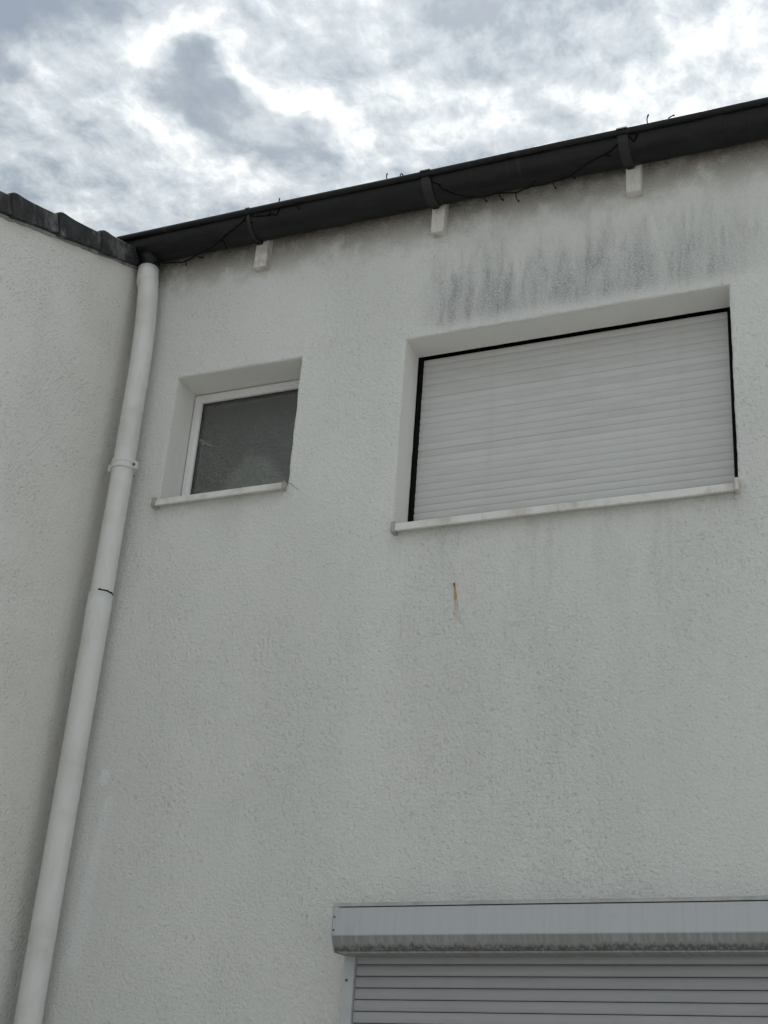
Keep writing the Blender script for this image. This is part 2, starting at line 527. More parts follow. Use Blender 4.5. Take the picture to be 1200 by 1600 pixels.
M = dict(
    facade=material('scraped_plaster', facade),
    wing=material('wing_plaster', wing_plaster),
    pipe=material('pipe_paint', painted((0.69, 0.69, 0.66), (0.50, 0.485, 0.44), 0.40, 0.42, 5.0, 0.006)),
    frame=material('frame_plastic', painted((0.76, 0.76, 0.74), (0.55, 0.54, 0.50), 0.35, 0.25)),
    rafter=material('rafter_paint', painted((0.64, 0.62, 0.575), (0.34, 0.30, 0.23), 0.7, 0.8, 16.0)),
    sill=material('sill_paint', sill_paint),
    cap=material('cap_metal', painted((0.40, 0.39, 0.36), (0.20, 0.19, 0.16), 0.6, 0.6, 20.0)),
    zinc=material('weathered_zinc', zinc),
    tile=material('verge_tile', verge_tile),
    mortar=material('mortar', painted((0.30, 0.295, 0.28), (0.10, 0.10, 0.095), 0.9, 0.9, 14.0)),
    box=material('box_coat', box_grey),
    lid=material('lid_coat', painted((0.44, 0.45, 0.44), (0.26, 0.255, 0.235), 0.6, 0.6, 12.0)),
    slat_white=material('white_slat', slat_coat((0.56, 0.56, 0.545), (0.45, 0.44, 0.41), 0.5)),
    slat_grey=material('grey_slat', slat_coat((0.40, 0.40, 0.412), (0.32, 0.318, 0.32), 0.4)),
    strap=material('strap_metal', painted((0.015, 0.0145, 0.0145), (0.009, 0.0085, 0.008), 0.6, 0.6, 14.0)),
    rail=material('rail_coat', painted((0.50, 0.525, 0.535), (0.33, 0.33, 0.32), 0.45, 0.25)),
    black=material('black_void', plain((0.003, 0.003, 0.004), 0.95)),
    seal=material('black_seal', plain((0.004, 0.004, 0.0045), 0.9)),
    pane=material('textured_glass', pane_glass),
    curtain=material('pale_cloth', painted((0.54, 0.55, 0.49), (0.36, 0.37, 0.33), 0.9, 0.4)),
    cable=material('black_cable', plain((0.004, 0.004, 0.004), 0.9)),
    screw=material('screw_metal', plain((0.16, 0.155, 0.15), 0.5, 0.6)),
    rust=material('rusty_iron', plain((0.13, 0.055, 0.02), 0.85)),
    roof=material('roof_tiles', plain((0.07, 0.065, 0.06), 0.85)),
    ground=material('concrete_paving', paving),
)


# ------------------------------------------------------------------ object helpers
def link(name, me, mat, parent=None, loc=None):
    o = bpy.data.objects.new(name, me)
    COL.objects.link(o)
    if mat and not me.materials:
        me.materials.append(M[mat])
    if loc is not None:
        o.location = loc
    if parent is not None:
        o.parent = parent
        o.matrix_parent_inverse = Matrix.Translation(-base_of(parent))
    return o


BASE = {}


def base_of(o):
    return BASE.get(o.name, Vector((0, 0, 0)))


def thing(name, label, cat, loc, group=None):
    o = bpy.data.objects.new(name, None)
    COL.objects.link(o)
    o.location = loc
    o.empty_display_size = 0.2
    BASE[o.name] = Vector(loc)
    o['label'], o['category'] = label, cat
    if group:
        o['group'] = group
    return o


def new_mesh(name, verts, faces, smooth=False):
    me = bpy.data.meshes.new(name)
    me.from_pydata([tuple(v) for v in verts], [], faces)
    me.validate()
    bm = bmesh.new()
    bm.from_mesh(me)
    bmesh.ops.recalc_face_normals(bm, faces=bm.faces)
    bm.to_mesh(me)
    bm.free()
    if smooth:
        for f in me.polygons:
            f.use_smooth = True
    return me


def box_mesh(name, x0, x1, y0, y1, z0, z1, bev=0.0, jit=0.0):
    bm = bmesh.new()
    bmesh.ops.create_cube(bm, size=1.0)
    for v in bm.verts:
        v.co = Vector(((x0 + x1) / 2 + v.co.x * (x1 - x0), (y0 + y1) / 2 + v.co.y * (y1 - y0), (z0 + z1) / 2 + v.co.z * (z1 - z0)))
        if jit:
            v.co += Vector((rnd.uniform(-jit, jit), rnd.uniform(-jit, jit), rnd.uniform(-jit, jit)))
    if bev:
        bmesh.ops.bevel(bm, geom=list(bm.edges), offset=bev, segments=2, affect='EDGES', profile=0.5)
    me = bpy.data.meshes.new(name)
    bm.to_mesh(me)
    bm.free()
    return me


def extrude_x(name, prof, x0, x1, closed=True, cap=True, smooth=False, steps=1, wob=0.0):
    """profile of (y, z) points swept along x"""
    n = len(prof)
    vs, fs = [], []
    for k in range(steps + 1):
        xx = x0 + (x1 - x0) * k / steps
        dy = wob * (mnoise.noise(Vector((xx * 1.7, 3.1, 0))))
        dz_ = wob * (mnoise.noise(Vector((xx * 1.3, 9.1, 4.0))))
        vs += [(xx, y + dy, z + dz_) for y, z in prof]
    m = n if closed else n - 1
    for k in range(steps):
        for i in range(m):
            j = (i + 1) % n
            fs.append((k * n + i, k * n + j, (k + 1) * n + j, (k + 1) * n + i))
    if cap and closed:
        fs.append(tuple(range(n)))
        fs.append(tuple(range(steps * n, steps * n + n)))
    return new_mesh(name, vs, fs, smooth)


def tube(name, pts, rad, sides=8, smooth=True, cap=True):
    pts = [Vector(p) for p in pts]
    rads = rad if isinstance(rad, (list, tuple)) else [rad] * len(pts)
    vs, fs = [], []
    ref = None
    for k, p in enumerate(pts):
        a = pts[max(k - 1, 0)]
        b = pts[min(k + 1, len(pts) - 1)]
        d = (b - a).normalized()
        if ref is None:
            ref = Vector((0, 0, 1)) if abs(d.z) < 0.9 else Vector((1, 0, 0))
        s = d.cross(ref).normalized()
        t = s.cross(d).normalized()
        ref = t
        for i in range(sides):
            an = 2 * math.pi * i / sides
            vs.append(p + (s * math.cos(an) + t * math.sin(an)) * rads[k])
    for k in range(len(pts) - 1):
        for i in range(sides):
            j = (i + 1) % sides
            fs.append((k * sides + i, k * sides + j, (k + 1) * sides + j, (k + 1) * sides + i))
    if cap:
        fs.append(tuple(range(sides)))
        fs.append(tuple(range((len(pts) - 1) * sides, len(pts) * sides)))
    return new_mesh(name, vs, fs, smooth)


def smooth_path(pts, k=4):
    pts = [Vector(p) for p in pts]
    out = []
    for i in range(len(pts) - 1):
        p0, p1, p2, p3 = pts[max(i - 1, 0)], pts[i], pts[i + 1], pts[min(i + 2, len(pts) - 1)]
        for q in range(k):
            t = q / k
            out.append(0.5 * ((2 * p1) + (p2 - p0) * t + (2 * p0 - 5 * p1 + 4 * p2 - p3) * t * t + (3 * p1 - p0 - 3 * p2 + p3) * t ** 3))
    out.append(pts[-1])
    return out


# ------------------------------------------------------------------ ground
gm = new_mesh('ground', [(-600, -600, 0), (600, -600, 0), (600, 600, 0), (-600, 600, 0)], [(0, 1, 2, 3)])
ground = link('ground', gm, 'ground')
ground['kind'] = 'structure'

# ------------------------------------------------------------------ the house: wall with two openings
XL, XR, ZT = -3.372, 3.4, 5.68          # facade from the inner corner to its far end
WIN_S = (-3.111, -2.508, 4.318, 4.935)  # small window opening
WIN_B = (-2.032, -0.714, 4.055, 4.935)  # wide window opening
REVEAL = 0.146

house = thing('house', 'white plastered house with scraped render, dark gutter line and two upper windows', 'house', (0, 0, 0))


def jit_loop(x0, x1, z0, z1, step, amp, inset, seed):
    """points round a rectangle, uneven as hand-trowelled plaster edges are"""
    pts, sides = [], []
    cs = [(x0, z0), (x1, z0), (x1, z1), (x0, z1)]
    for s in range(4):
        a, b = cs[s], cs[(s + 1) % 4]
        L = math.hypot(b[0] - a[0], b[1] - a[1])
        n = max(2, int(L / step))
        for k in range(n):
            t = k / n
            x, z = a[0] + (b[0] - a[0]) * t, a[1] + (b[1] - a[1]) * t
            j = amp * (mnoise.noise(Vector((x * 14, z * 14, seed))) * 1.2 + mnoise.noise(Vector((x * 45, z * 45, seed))) * 0.9)
            nx, nz = ((0, 1), (-1, 0), (0, -1), (1, 0))[s]
            if k == 0:
                j *= 0.3
            pts.append((x + nx * (j + inset), z + nz * (j + inset)) if k else
                       (x + inset * (1 if x == x0 else -1), z + inset * (1 if z == z0 else -1)))
    return pts


def facade_mesh():
    vs, fs = [], []

    def rect(x0, x1, z0, z1):
        i = len(vs)
        vs.extend([(x0, 0, z0), (x1, 0, z0), (x1, 0, z1), (x0, 0, z1)])
        fs.append((i, i + 1, i + 2, i + 3))

    pad = 0.05
    for q, (x0, x1, z0, z1) in enumerate((WIN_S, WIN_B)):
        loops = []
        st = 0.016
        outer = jit_loop(x0 - pad, x1 + pad, z0 - pad, z1 + pad, 1, 0, 0, 0)
        inner = jit_loop(x0, x1, z0, z1, st, 0.0032, 0.0, q + 1.5)
        n = len(inner)

        def outer_pt(x, z):
            cx, cz = (x0 + x1) / 2, (z0 + z1) / 2
            ux, uz = (x - cx) / ((x1 - x0) / 2), (z - cz) / ((z1 - z0) / 2)
            m = max(abs(ux), abs(uz))
            return cx + ux / m * ((x1 - x0) / 2 + pad), cz + uz / m * ((z1 - z0) / 2 + pad)

        flat = jit_loop(x0, x1, z0, z1, st, 0.0, 0.0, 0)
        l0 = [(*outer_pt(a, b),) for a, b in flat]
        l1 = jit_loop(x0, x1, z0, z1, st, 0.0032, -0.007, q + 1.5)
        l2 = jit_loop(x0, x1, z0, z1, st, 0.0032, -0.0015, q + 1.5)
        l3 = jit_loop(x0, x1, z0, z1, st, 0.0018, 0.001, q + 1.5)
        l4 = jit_loop(x0, x1, z0, z1, st, 0.0006, 0.0, q + 8.5)
        for pts, yy in ((l0, 0.0), (l1, 0.0), (l2, 0.0025), (l3, 0.009), (l4, REVEAL if q else 0.28)):
            loops.append(len(vs))
            vs.extend([(a, yy, b) for a, b in pts])
        for k in range(len(loops) - 1):
            for i in range(n):
                j = (i + 1) % n
                fs.append((loops[k] + i, loops[k] + j, loops[k + 1] + j, loops[k + 1] + i))
    sx0, sx1, sz0, sz1 = WIN_S[0] - pad, WIN_S[1] + pad, WIN_S[2] - pad, WIN_S[3] + pad
    bx0, bx1, bz0, bz1 = WIN_B[0] - pad, WIN_B[1] + pad, WIN_B[2] - pad, WIN_B[3] + pad
    rect(XL, XR, -0.1, bz0)
    rect(XL, XR, bz1, ZT)
    rect(XL, sx0, bz0, bz1)
    rect(sx0, sx1, bz0, sz0)
    rect(sx1, bx0, bz0, bz1)
    rect(bx1, XR, bz0, bz1)
    # ends and back
    i = len(vs)
    vs.extend([(XR, 0, -0.1), (XR, 6, -0.1), (XR, 6, ZT), (XR, 0, ZT), (XL, 6, -0.1), (XL, 6, ZT), (XL, 0, ZT)])
    fs.append((i, i + 1, i + 2, i + 3))
    fs.append((i + 1, i + 4, i + 5, i + 2))
    me = bpy.data.meshes.new('wall')
    me.from_pydata(vs, [], fs)
    return me


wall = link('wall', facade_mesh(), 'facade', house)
# make front faces look outwards and smooth the rounded arrises only
bm = bmesh.new()
bm.from_mesh(wall.data)
bmesh.ops.remove_doubles(bm, verts=bm.verts, dist=0.00005)
for f in bm.faces:
    c = f.calc_center_median()
    if abs(f.normal.y) > 0.9 and c.y < 0.1 and f.normal.y > 0:
        f.normal_flip()
bm.to_mesh(wall.data)
bm.free()

roof = link('roof', extrude_x('roof', [(-0.06, 5.662), (3.0, 7.09), (6.1, 5.662), (6.1, 5.71), (3.0, 7.14), (-0.06, 5.712)], XL + 0.01, XR + 0.1), 'roof', house)
g0 = new_mesh('gable', [(XR - 0.01, 0, ZT - 0.02), (XR - 0.01, 6, ZT - 0.02), (XR - 0.01, 3, 7.08)], [(0, 1, 2)])
link('gable', g0, 'facade', house)

RAFTERS = [-2.748 + 0.841 * k for k in range(8)]
for rx in RAFTERS:
    if rx > XR:
        break
    me = box_mesh('rafter_end', rx - 0.031, rx + 0.029, -0.042, 0.05, 5.432 + rnd.uniform(-0.004, 0.004), 5.60, 0.004, 0.0015)
    link('rafter_end', me, 'rafter', house)

nail = link('nail', tube('nail', [(-1.7640, 0.004, 3.804), (-1.7640, -0.004, 3.803), (-1.7636, -0.006, 3.797), (-1.7626, -0.005, 3.788)], [0.0022, 0.0022, 0.0020, 0.0014], 6), 'rust', house)
nail['label'] = 'rusty bent nail weeping an orange streak down the plaster'

# small window -----------------------------------------------------------
def frame_mesh(name, x0, x1, z0, z1, w, y0, y1, bev=0.004):
    vs, fs = [], []
    prof = [(0.0, y0 + bev), (bev, y0), (w - 0.012, y0), (w, y0 + 0.012), (w, y1), (0.0, y1)]
    for cx, cz, sx, sz in ((x0, z0, 1, 1), (x1, z0, -1, 1), (x1, z1, -1, -1), (x0, z1, 1, -1)):
        for d, yy in prof:
            vs.append((cx + sx * d, yy, cz + sz * d))
    n = len(prof)
    for c in range(4):
        e = (c + 1) % 4
        for i in range(n):
            j = (i + 1) % n
            fs.append((c * n + i, c * n + j, e * n + j, e * n + i))
    return new_mesh(name, vs, fs)


sx0, sx1, sz0, sz1 = WIN_S
win = link('window', frame_mesh('window', sx0 + 0.004, sx1 - 0.004, sz0 + 0.006, sz1 - 0.005, 0.036, 0.152, 0.215), 'frame', house)
win['label'] = 'small square window with white frame and dark textured glass'
link('seal', frame_mesh('seal', sx0 - 0.001, sx1 + 0.001, sz0 + 0.001, sz1 + 0.001, 0.012, 0.168, 0.20, 0.002), 'seal', win)
link('gasket', frame_mesh('gasket', sx0 + 0.0385, sx1 - 0.0385, sz0 + 0.0405, sz1 - 0.0395, 0.004, 0.163, 0.20, 0.001), 'seal', win)
px0, px1, pz0, pz1 = sx0 + 0.037, sx1 - 0.037, sz0 + 0.04, sz1 - 0.038
link('pane', box_mesh('pane', px0, px1, 0.172, 0.178, pz0, pz1), 'pane', win)


def curtain_mesh():
    vs, fs = [], []
    nx, nz = 40, 10
    for k in range(nz + 1):
        for i in range(nx + 1):
            t = i / nx
            x = -3.10 + 0.46 * t
            hgt = 0.25 * math.exp(-abs((t - 0.48) / 0.36) ** 4) + 0.05 * mnoise.noise(Vector((t * 6, 1, 0)))
            y = 0.36 + 0.012 * math.sin(t * 40 + k * 0.2) + 0.01 * mnoise.noise(Vector((t * 9, k * 0.3, 2)))
            vs.append((x, y, 4.36 + (0.08 + hgt) * k / nz))
    for k in range(nz):
        for i in range(nx):
            a = k * (nx + 1) + i
            fs.append((a, a + 1, a + nx + 2, a + nx + 1))
    return new_mesh('curtain', vs, fs, True)


cu = link('curtain', curtain_mesh(), 'curtain', win)
cu['label'] = 'pale blurred cloth behind the lower part of the textured glass'


def sill_mesh(name, x0, x1, zb, zt, back_z, sag=0.0015):
    """pressed sill: upright front lip, sloping top, drip edge under it"""
    prof = [(0.150, back_z), (0.0, zt + 0.006), (-0.030, zt), (-0.0335, zt - 0.003), (-0.034, zb + 0.002), (-0.032, zb), (-0.024, zb),
            (-0.024, zb + 0.006), (-0.004, zb + 0.010), (0.150, back_z - 0.02)]
    return extrude_x(name, prof, x0, x1, True, True, False, 24, sag)


link('sill', sill_mesh('sill', -3.104, -2.517, 4.288, 4.3175, 4.333), 'sill', win)
link('end_cap', box_mesh('end_cap', -3.1245, -3.1045, -0.037, 0.01, 4.283, 4.328, 0.005, 0.002), 'cap', win)
link('end_cap', box_mesh('end_cap', -2.5165, -2.5085, -0.028, 0.02, 4.291, 4.327, 0.003, 0.002), 'cap', win)

# wide shuttered window --------------------------------------------------
bx0, bx1, bz0, bz1 = WIN_B
# housing behind the curtain of slats
hv = [(bx0 - 0.02, 0.15, 4.0), (bx1 + 0.02, 0.15, 4.0), (bx1 + 0.02, 0.15, 5.2), (bx0 - 0.02, 0.15, 5.2),
      (bx0 - 0.02, 0.32, 4.0), (bx1 + 0.02, 0.32, 4.0), (bx1 + 0.02, 0.32, 5.2), (bx0 - 0.02, 0.32, 5.2)]
hf = [(4, 5, 6, 7), (0, 1, 5, 4), (1, 2, 6, 5), (2, 3, 7, 6), (3, 0, 4, 7)]
bwin = link('shuttered_window', new_mesh('shuttered_window', hv, hf), 'black', house)
bwin['label'] = 'wide upper window closed by a white roller shutter'
for (a, b) in ((bx0 + 0.0006, bx0 + 0.0165), (bx1 - 0.0355, bx1 - 0.0006)):
    link('guide_rail', box_mesh('guide_rail', a, b, 0.149, 0.20, 4.06, bz1 - 0.001, 0.002), 'seal', bwin)
PITCH_B = 0.0314
sl_prof = [(0.002, 0.0), (0.0002, 0.0002), (-0.0010, 0.0022), (-0.0024, 0.0090), (-0.0030, 0.0180), (-0.0024, 0.0262), (-0.0007, 0.0307), (0.0018, 0.0311), (0.006, 0.0311), (0.006, 0.0)]
slat_me = extrude_x('slat', sl_prof, bx0 + 0.0185, bx1 - 0.037, True, True)
slat_me.materials.append(M['slat_white'])
z = 4.9300 - PITCH_B
k = 0
while z > 4.05:
    o = link('slat', slat_me, None, bwin, (rnd.uniform(-0.0006, 0.0006), 0.166 + rnd.uniform(-0.0008, 0.0008), z))
    o.rotation_euler = (0, rnd.uniform(-0.0004, 0.0004), 0)
    z -= PITCH_B
    k += 1
link('sill', sill_mesh('sill', -2.006, -0.724, 4.0365, 4.0685, 4.088, 0.002), 'sill', bwin)
link('end_cap', box_mesh('end_cap', -2.0225, -2.0065, -0.037, 0.01, 4.029, 4.076, 0.004, 0.001), 'cap', bwin)
link('end_cap', box_mesh('end_cap', -0.7235, -0.708, -0.036, 0.01, 4.037, 4.088, 0.004, 0.001), 'sill', bwin)
link('screw', tube('screw', [(-0.752, 0.1585, 4.137), (-0.752, 0.1635, 4.137)], 0.0035, 8), 'seal', bwin)

# ------------------------------------------------------------------ the wing on the left with its falling verge
A = math.atan(0.4326)
ca, sa = math.cos(A), math.sin(A)
def verge_z(y): return 5.5625 + 0.4326 * y
wing = thing('wing', 'plain cream plastered wing on the left under a falling tiled verge', 'house', (XL, -3, 0))
YE = -6.5
ww = [(YE, -0.1), (3.0, -0.1), (3.0, verge_z(3.0)), (YE, verge_z(YE))]
vs = [(XL, y, z) for y, z in ww] + [(XL - 6, y, z) for y, z in ww]
wf = [(0, 1, 2, 3), (4, 7, 6, 5), (0, 3, 7, 4), (1, 5, 6, 2)]
link('wall', new_mesh('wall', vs, wf), 'wing', wing)
rv = []
for x in (XL - 0.12, XL - 6.2):
    rv += [(x, YE - 0.25, verge_z(YE - 0.25) + 0.004), (x, 3.0, verge_z(3.0) + 0.004), (x, 3.0, verge_z(3.0) + 0.09), (x, YE - 0.25, verge_z(YE - 0.25) + 0.09)]
link('roof', new_mesh('roof', rv, [(0, 1, 2, 3), (4, 7, 6, 5), (0, 4, 5, 1), (2, 6, 7, 3), (1, 5, 6, 2), (0, 3, 7, 4)]), 'roof', wing)


def verge_tile_mesh():
    """one verge tile: side flap and top, its low end (s = 0) lifted into a rounded nose; s runs up the slope, h square to it"""
    L = 0.356
    top = [(0.0, 0.078), (0.004, 0.092), (0.016, 0.101), (0.036, 0.105), (0.060, 0.103), (0.095, 0.097), (0.14, 0.093), (0.22, 0.089), (L, 0.085)]
    bot = [(L, 0.006), (0.20, 0.002), (0.09, -0.001), (0.0, -0.003)]
    prof = top + bot
    vs, fs = [], []
    n = len(prof)
    for off in (0.0, 0.004, -0.20):
        for i, (s, hh) in enumerate(prof):
            tilt = 0.007 * (1 - s / L)               # low end sits proud of the tile below
            e = 0.004 if off == 0.004 else 0.0
            x = (0.018 + tilt - (0.0 if off == 0.004 else 0.0)) if off >= 0 else off
            if off == 0.0:
                # outer flap, edges eased
                cs = 0.004
                s2 = min(max(s, cs), L)
                h2 = hh - cs if i < len(top) else hh + cs * 0.6
                vs.append((x + 0.004, s2, h2))
            else:
                vs.append((x, s, hh))
    for a, b in ((0, 1), (1, 2)):
        for i in range(n):
            j = (i + 1) % n
            fs.append((a * n + i, a * n + j, b * n + j, b * n + i))
    fs.append(tuple(range(n)))
    return new_mesh('verge_tile', vs, fs)


vt_me = verge_tile_mesh()
vt_me.materials.append(M['tile'])
yk = -0.384
first = yk + 0.295
for k in range(21):
    y = first - 0.295 * k
    o = link('tile', vt_me, None, wing)
    jj = rnd.uniform(-0.003, 0.003)
    o.matrix_basis = Matrix.Translation((XL + rnd.uniform(-0.002, 0.003), y, verge_z(y) + jj)) @ Matrix.Rotation(A + rnd.uniform(-0.01, 0.01), 4, 'X')

mv = []
mn = 90
vs, fs = [], []
for i in range(mn + 1):
    y = -3.4 + 3.38 * i / mn
    b_ = 0.010 + 0.006 * mnoise.noise(Vector((y * 9, 0, 0))) + 0.005 * mnoise.noise(Vector((y * 31, 3, 0)))
    xo = XL + 0.010 + 0.005 * mnoise.noise(Vector((y * 17, 5, 0)))
    zz = verge_z(y)
    vs += [(XL - 0.05, y, zz + 0.003), (xo, y, zz + 0.002), (xo - 0.003, y, zz - b_), (XL - 0.05, y, zz - b_ * 0.8)]
for i in range(mn):
    for q in range(4):
        r_ = (q + 1) % 4
        fs.append((i * 4 + q, i * 4 + r_, i * 4 + 4 + r_, i * 4 + 4 + q))
link('mortar_bed', new_mesh('mortar_bed', vs, fs), 'mortar', wing)

# ------------------------------------------------------------------ gutter
GY, GZ, GR = -0.088, 5.634, 0.083
GX0, GX1 = -3.432, XR + 0.15
gutter = thing('rain_gutter', 'dark weathered half-round metal gutter running along the eaves', 'gutter', (0, GY, GZ))
outer = [(GY + GR * math.cos(math.pi * i / 18), GZ - GR * math.sin(math.pi * i / 18)) for i in range(19)]
inner = [(GY + (GR - 0.003) * math.cos(math.pi * i / 18), GZ - (GR - 0.003) * math.sin(math.pi * i / 18)) for i in range(18, -1, -1)]
link('trough', extrude_x('trough', outer + inner, GX0, GX1, True, True, True, 40, 0.003), 'zinc', gutter)
bead = [(GY - GR - 0.008 + 0.0140 * math.cos(2 * math.pi * i / 12), GZ - 0.003 + 0.0140 * math.sin(2 * math.pi * i / 12)) for i in range(12)]
link('rim', extrude_x('rim', bead, GX0, GX1, True, True, True, 40, 0.003), 'zinc', gutter)
ec = [(GX0 + 0.002, y, z) for y, z in outer]
link('end_plate', new_mesh('end_plate', ec, [tuple(range(len(ec)))]), 'zinc', gutter)
for n_, rx in enumerate(RAFTERS):
    if rx > XR:
        break
    w2 = 0.021 if n_ else 0.008
    ro = GR + 0.0065
    xo = rx - 0.012
    so = [(GY + ro * math.cos(math.pi * i / 18), GZ - ro * math.sin(math.pi * i / 18)) for i in range(-1, 19)]
    ri = GR + 0.001
    si = [(GY + ri * math.cos(math.pi * i / 18), GZ - ri * math.sin(math.pi * i / 18)) for i in range(18, -2, -1)]
    lip = [(GY - GR - 0.008 + 0.0180 * math.cos(a_), GZ - 0.003 + 0.0180 * math.sin(a_)) for a_ in (math.pi * 0.95, math.pi * 0.72, math.pi * 0.5, math.pi * 0.25)]
    link('bracket', extrude_x('bracket', so + lip + si, xo - w2, xo + w2, True, True), 'strap', gutter)
    link('bracket_foot', box_mesh('bracket_foot', xo - 0.012, xo + 0.016, -0.075, -0.0425, 5.548, 5.566, 0.002), 'zinc', gutter)
for sx in (-0.72, 1.5):                                # soldered lap seams
    so = [(GY + (GR + 0.0025) * math.cos(math.pi * i / 18), GZ - (GR + 0.0025) * math.sin(math.pi * i / 18)) for i in range(19)]
    si = [(GY + (GR + 0.0004) * math.cos(math.pi * i / 18), GZ - (GR + 0.0004) * math.sin(math.pi * i / 18)) for i in range(18, -1, -1)]
    link('seam', extrude_x('seam', so + si, sx, sx + 0.035, True, True), 'zinc', gutter)
link('outlet', tube('outlet', [(-3.30, -0.088, 5.575), (-3.302, -0.086, 5.54), (-3.303, -0.083, 5.495)], [0.052, 0.046, 0.042], 20), 'zinc', gutter)

# ------------------------------------------------------------------ downpipe
pipe = thing('downpipe', 'white painted round downpipe in the corner between both walls', 'pipe', (-3.262, -0.08, 0))


def pipe_mesh(name, path, rads, wob, sides=28):
    me = tube(name, path, rads, sides)
    for v in me.vertices:
        c = v.co
        d = mnoise.noise(Vector((c.x * 11, c.y * 11, c.z * 2.1))) * wob + mnoise.noise(Vector((c.x * 30, c.y * 30, c.z * 6))) * wob * 0.35
        nx, ny = c.x + 3.265, c.y + 0.08
        L = math.hypot(nx, ny) or 1
        v.co = Vector((c.x + nx / L * d, c.y + ny / L * d, c.z))
    return me


R0 = 0.0475
upper = [(-3.305, -0.082, 5.502), (-3.302, -0.082, 5.47), (-3.294, -0.081, 5.42), (-3.284, -0.080, 5.33), (-3.275, -0.08, 5.22),
         (-3.267, -0.08, 5.08), (-3.263, -0.08, 4.93), (-3.262, -0.08, 4.75), (-3.261, -0.08, 4.6), (-3.260, -0.08, 4.45), (-3.260, -0.08, 4.3), (-3.261, -0.08, 4.12), (-3.262, -0.08, 3.95), (-3.262, -0.08, 3.84)]
upper = smooth_path(upper, 3)
link('pipe_length', pipe_mesh('pipe_length', upper, [R0 - 0.001] * len(upper), 0.0016), 'pipe', pipe)
lower = smooth_path([(-3.263, -0.081, 3.874 - 0.27 * i) for i in range(15)], 3)
lower = [p for p in lower if p.z > 0.02] + [Vector((-3.263, -0.081, 0.02))]
link('pipe_length', pipe_mesh('pipe_length', lower, [R0 + 0.0032 if p.z > 3.80 else R0 + 0.0016 for p in lower], 0.0014), 'pipe', pipe)
link('collar', pipe_mesh('collar', [(-3.305, -0.082, 5.504), (-3.3035, -0.082, 5.47), (-3.300, -0.0815, 5.435), (-3.297, -0.081, 5.418), (-3.296, -0.081, 5.414)], [R0, R0 + 0.001, R0 + 0.002, R0 + 0.002, R0 - 0.002], 0.0006), 'pipe', pipe)
# the open joint: a sliver of dark gap where the lower socket has lost its paint
gv, gf = [], []
for i in range(15):
    an = math.radians(-72 + 88 * i / 14)
    r_ = R0 + 0.0042
    hh = 0.0035 + 0.0022 * mnoise.noise(Vector((i * 0.9, 2, 2)))
    zc = 3.8785 + 0.003 * mnoise.noise(Vector((i * 0.5, 7, 1))) - 0.0001 * i
    cx, cy = -3.2625 + r_ * math.cos(an), -0.0805 + r_ * math.sin(an)
    ix, iy = -3.2625 + (R0 - 0.004) * math.cos(an), -0.0805 + (R0 - 0.004) * math.sin(an)
    gv += [(cx, cy, zc - hh), (cx, cy, zc + hh * 0.6), (ix, iy, zc + hh * 0.6), (ix, iy, zc - hh)]
for i in range(14):
    for q in range(4):
        r_ = (q + 1) % 4
        gf.append((i * 4 + q, i * 4 + r_, i * 4 + 4 + r_, i * 4 + 4 + q))
jo = link('joint', new_mesh('joint', gv, gf), 'seal', pipe)
jo['label'] = 'dark open joint in the white downpipe'
# clamp: two raised bands with ears and screws
for zc in (4.468, 2.05):
    cp = [(-3.260, -0.08, zc - 0.021), (-3.260, -0.08, zc - 0.020), (-3.260, -0.08, zc - 0.012), (-3.260, -0.08, zc - 0.008), (-3.260, -0.08, zc + 0.004),
          (-3.260, -0.08, zc + 0.008), (-3.260, -0.08, zc + 0.020), (-3.260, -0.08, zc + 0.021)]
    rr = [R0, R0 + 0.006, R0 + 0.007, R0 + 0.0035, R0 + 0.0035, R0 + 0.007, R0 + 0.006, R0]
    cl = link('clamp', tube('clamp', cp, rr, 28, False), 'pipe', pipe)
    for sx in (-1, 1):
        link('ear', box_mesh('ear', -3.260 + sx * 0.060 - 0.010, -3.260 + sx * 0.060 + 0.010, -0.092, -0.070, zc - 0.02, zc + 0.014, 0.004), 'pipe', cl)
        if sx > 0:
          link('screw', tube('screw', [(-3.260 + sx * 0.061, -0.098, zc - 0.004), (-3.260 + sx * 0.061, -0.09, zc - 0.004)], 0.006, 6, False), 'screw', cl)
    link('wall_pin', tube('wall_pin', [(-3.260, -0.03, zc), (-3.260, 0.03, zc)], 0.006, 8), 'screw', cl)

# ------------------------------------------------------------------ lower roller shutter
BX0, BX1 = -2.068, 0.62
shut = thing('roller_shutter', 'grey roller shutter with its box, below the wide upper window', 'shutter', ((BX0 + BX1) / 2, -0.05, 0))
bp = [(-0.003, 2.600), (-0.168, 2.586), (-0.170, 2.584), (-0.170, 2.4985), (-0.1685, 2.4955), (-0.138, 2.452), (-0.132, 2.4495), (-0.066, 2.4515), (-0.066, 2.462), (-0.003, 2.462)]
bx = link('box', extrude_x('box', bp, BX0 + 0.003, BX1 - 0.003, True, True, False, 30, 0.0012), 'box', shut)
link('lid', extrude_x('lid', [(-0.003, 2.6045), (-0.172, 2.6005), (-0.1725, 2.5885), (-0.1685, 2.5885), (-0.1685, 2.596), (-0.003, 2.6)], BX0 - 0.001, BX1 + 0.001, True, True, False, 30, 0.0016), 'lid', shut)
link('lip', extrude_x('lip', [(-0.136, 2.4506), (-0.1345, 2.4455), (-0.064, 2.4475), (-0.064, 2.4508)], BX0 + 0.02, BX1 - 0.02), 'box', shut)
ep = [(-0.003, 2.5985), (-0.171, 2.5865), (-0.1725, 2.584), (-0.1725, 2.498), (-0.140, 2.4505), (-0.133, 2.447), (-0.003, 2.455)]
for xa, xb in ((BX0 - 0.001, BX0 + 0.0025), (BX1 - 0.0025, BX1 + 0.001)):
    link('end_plate', extrude_x('end_plate', ep, xa, xb), 'rail', shut)
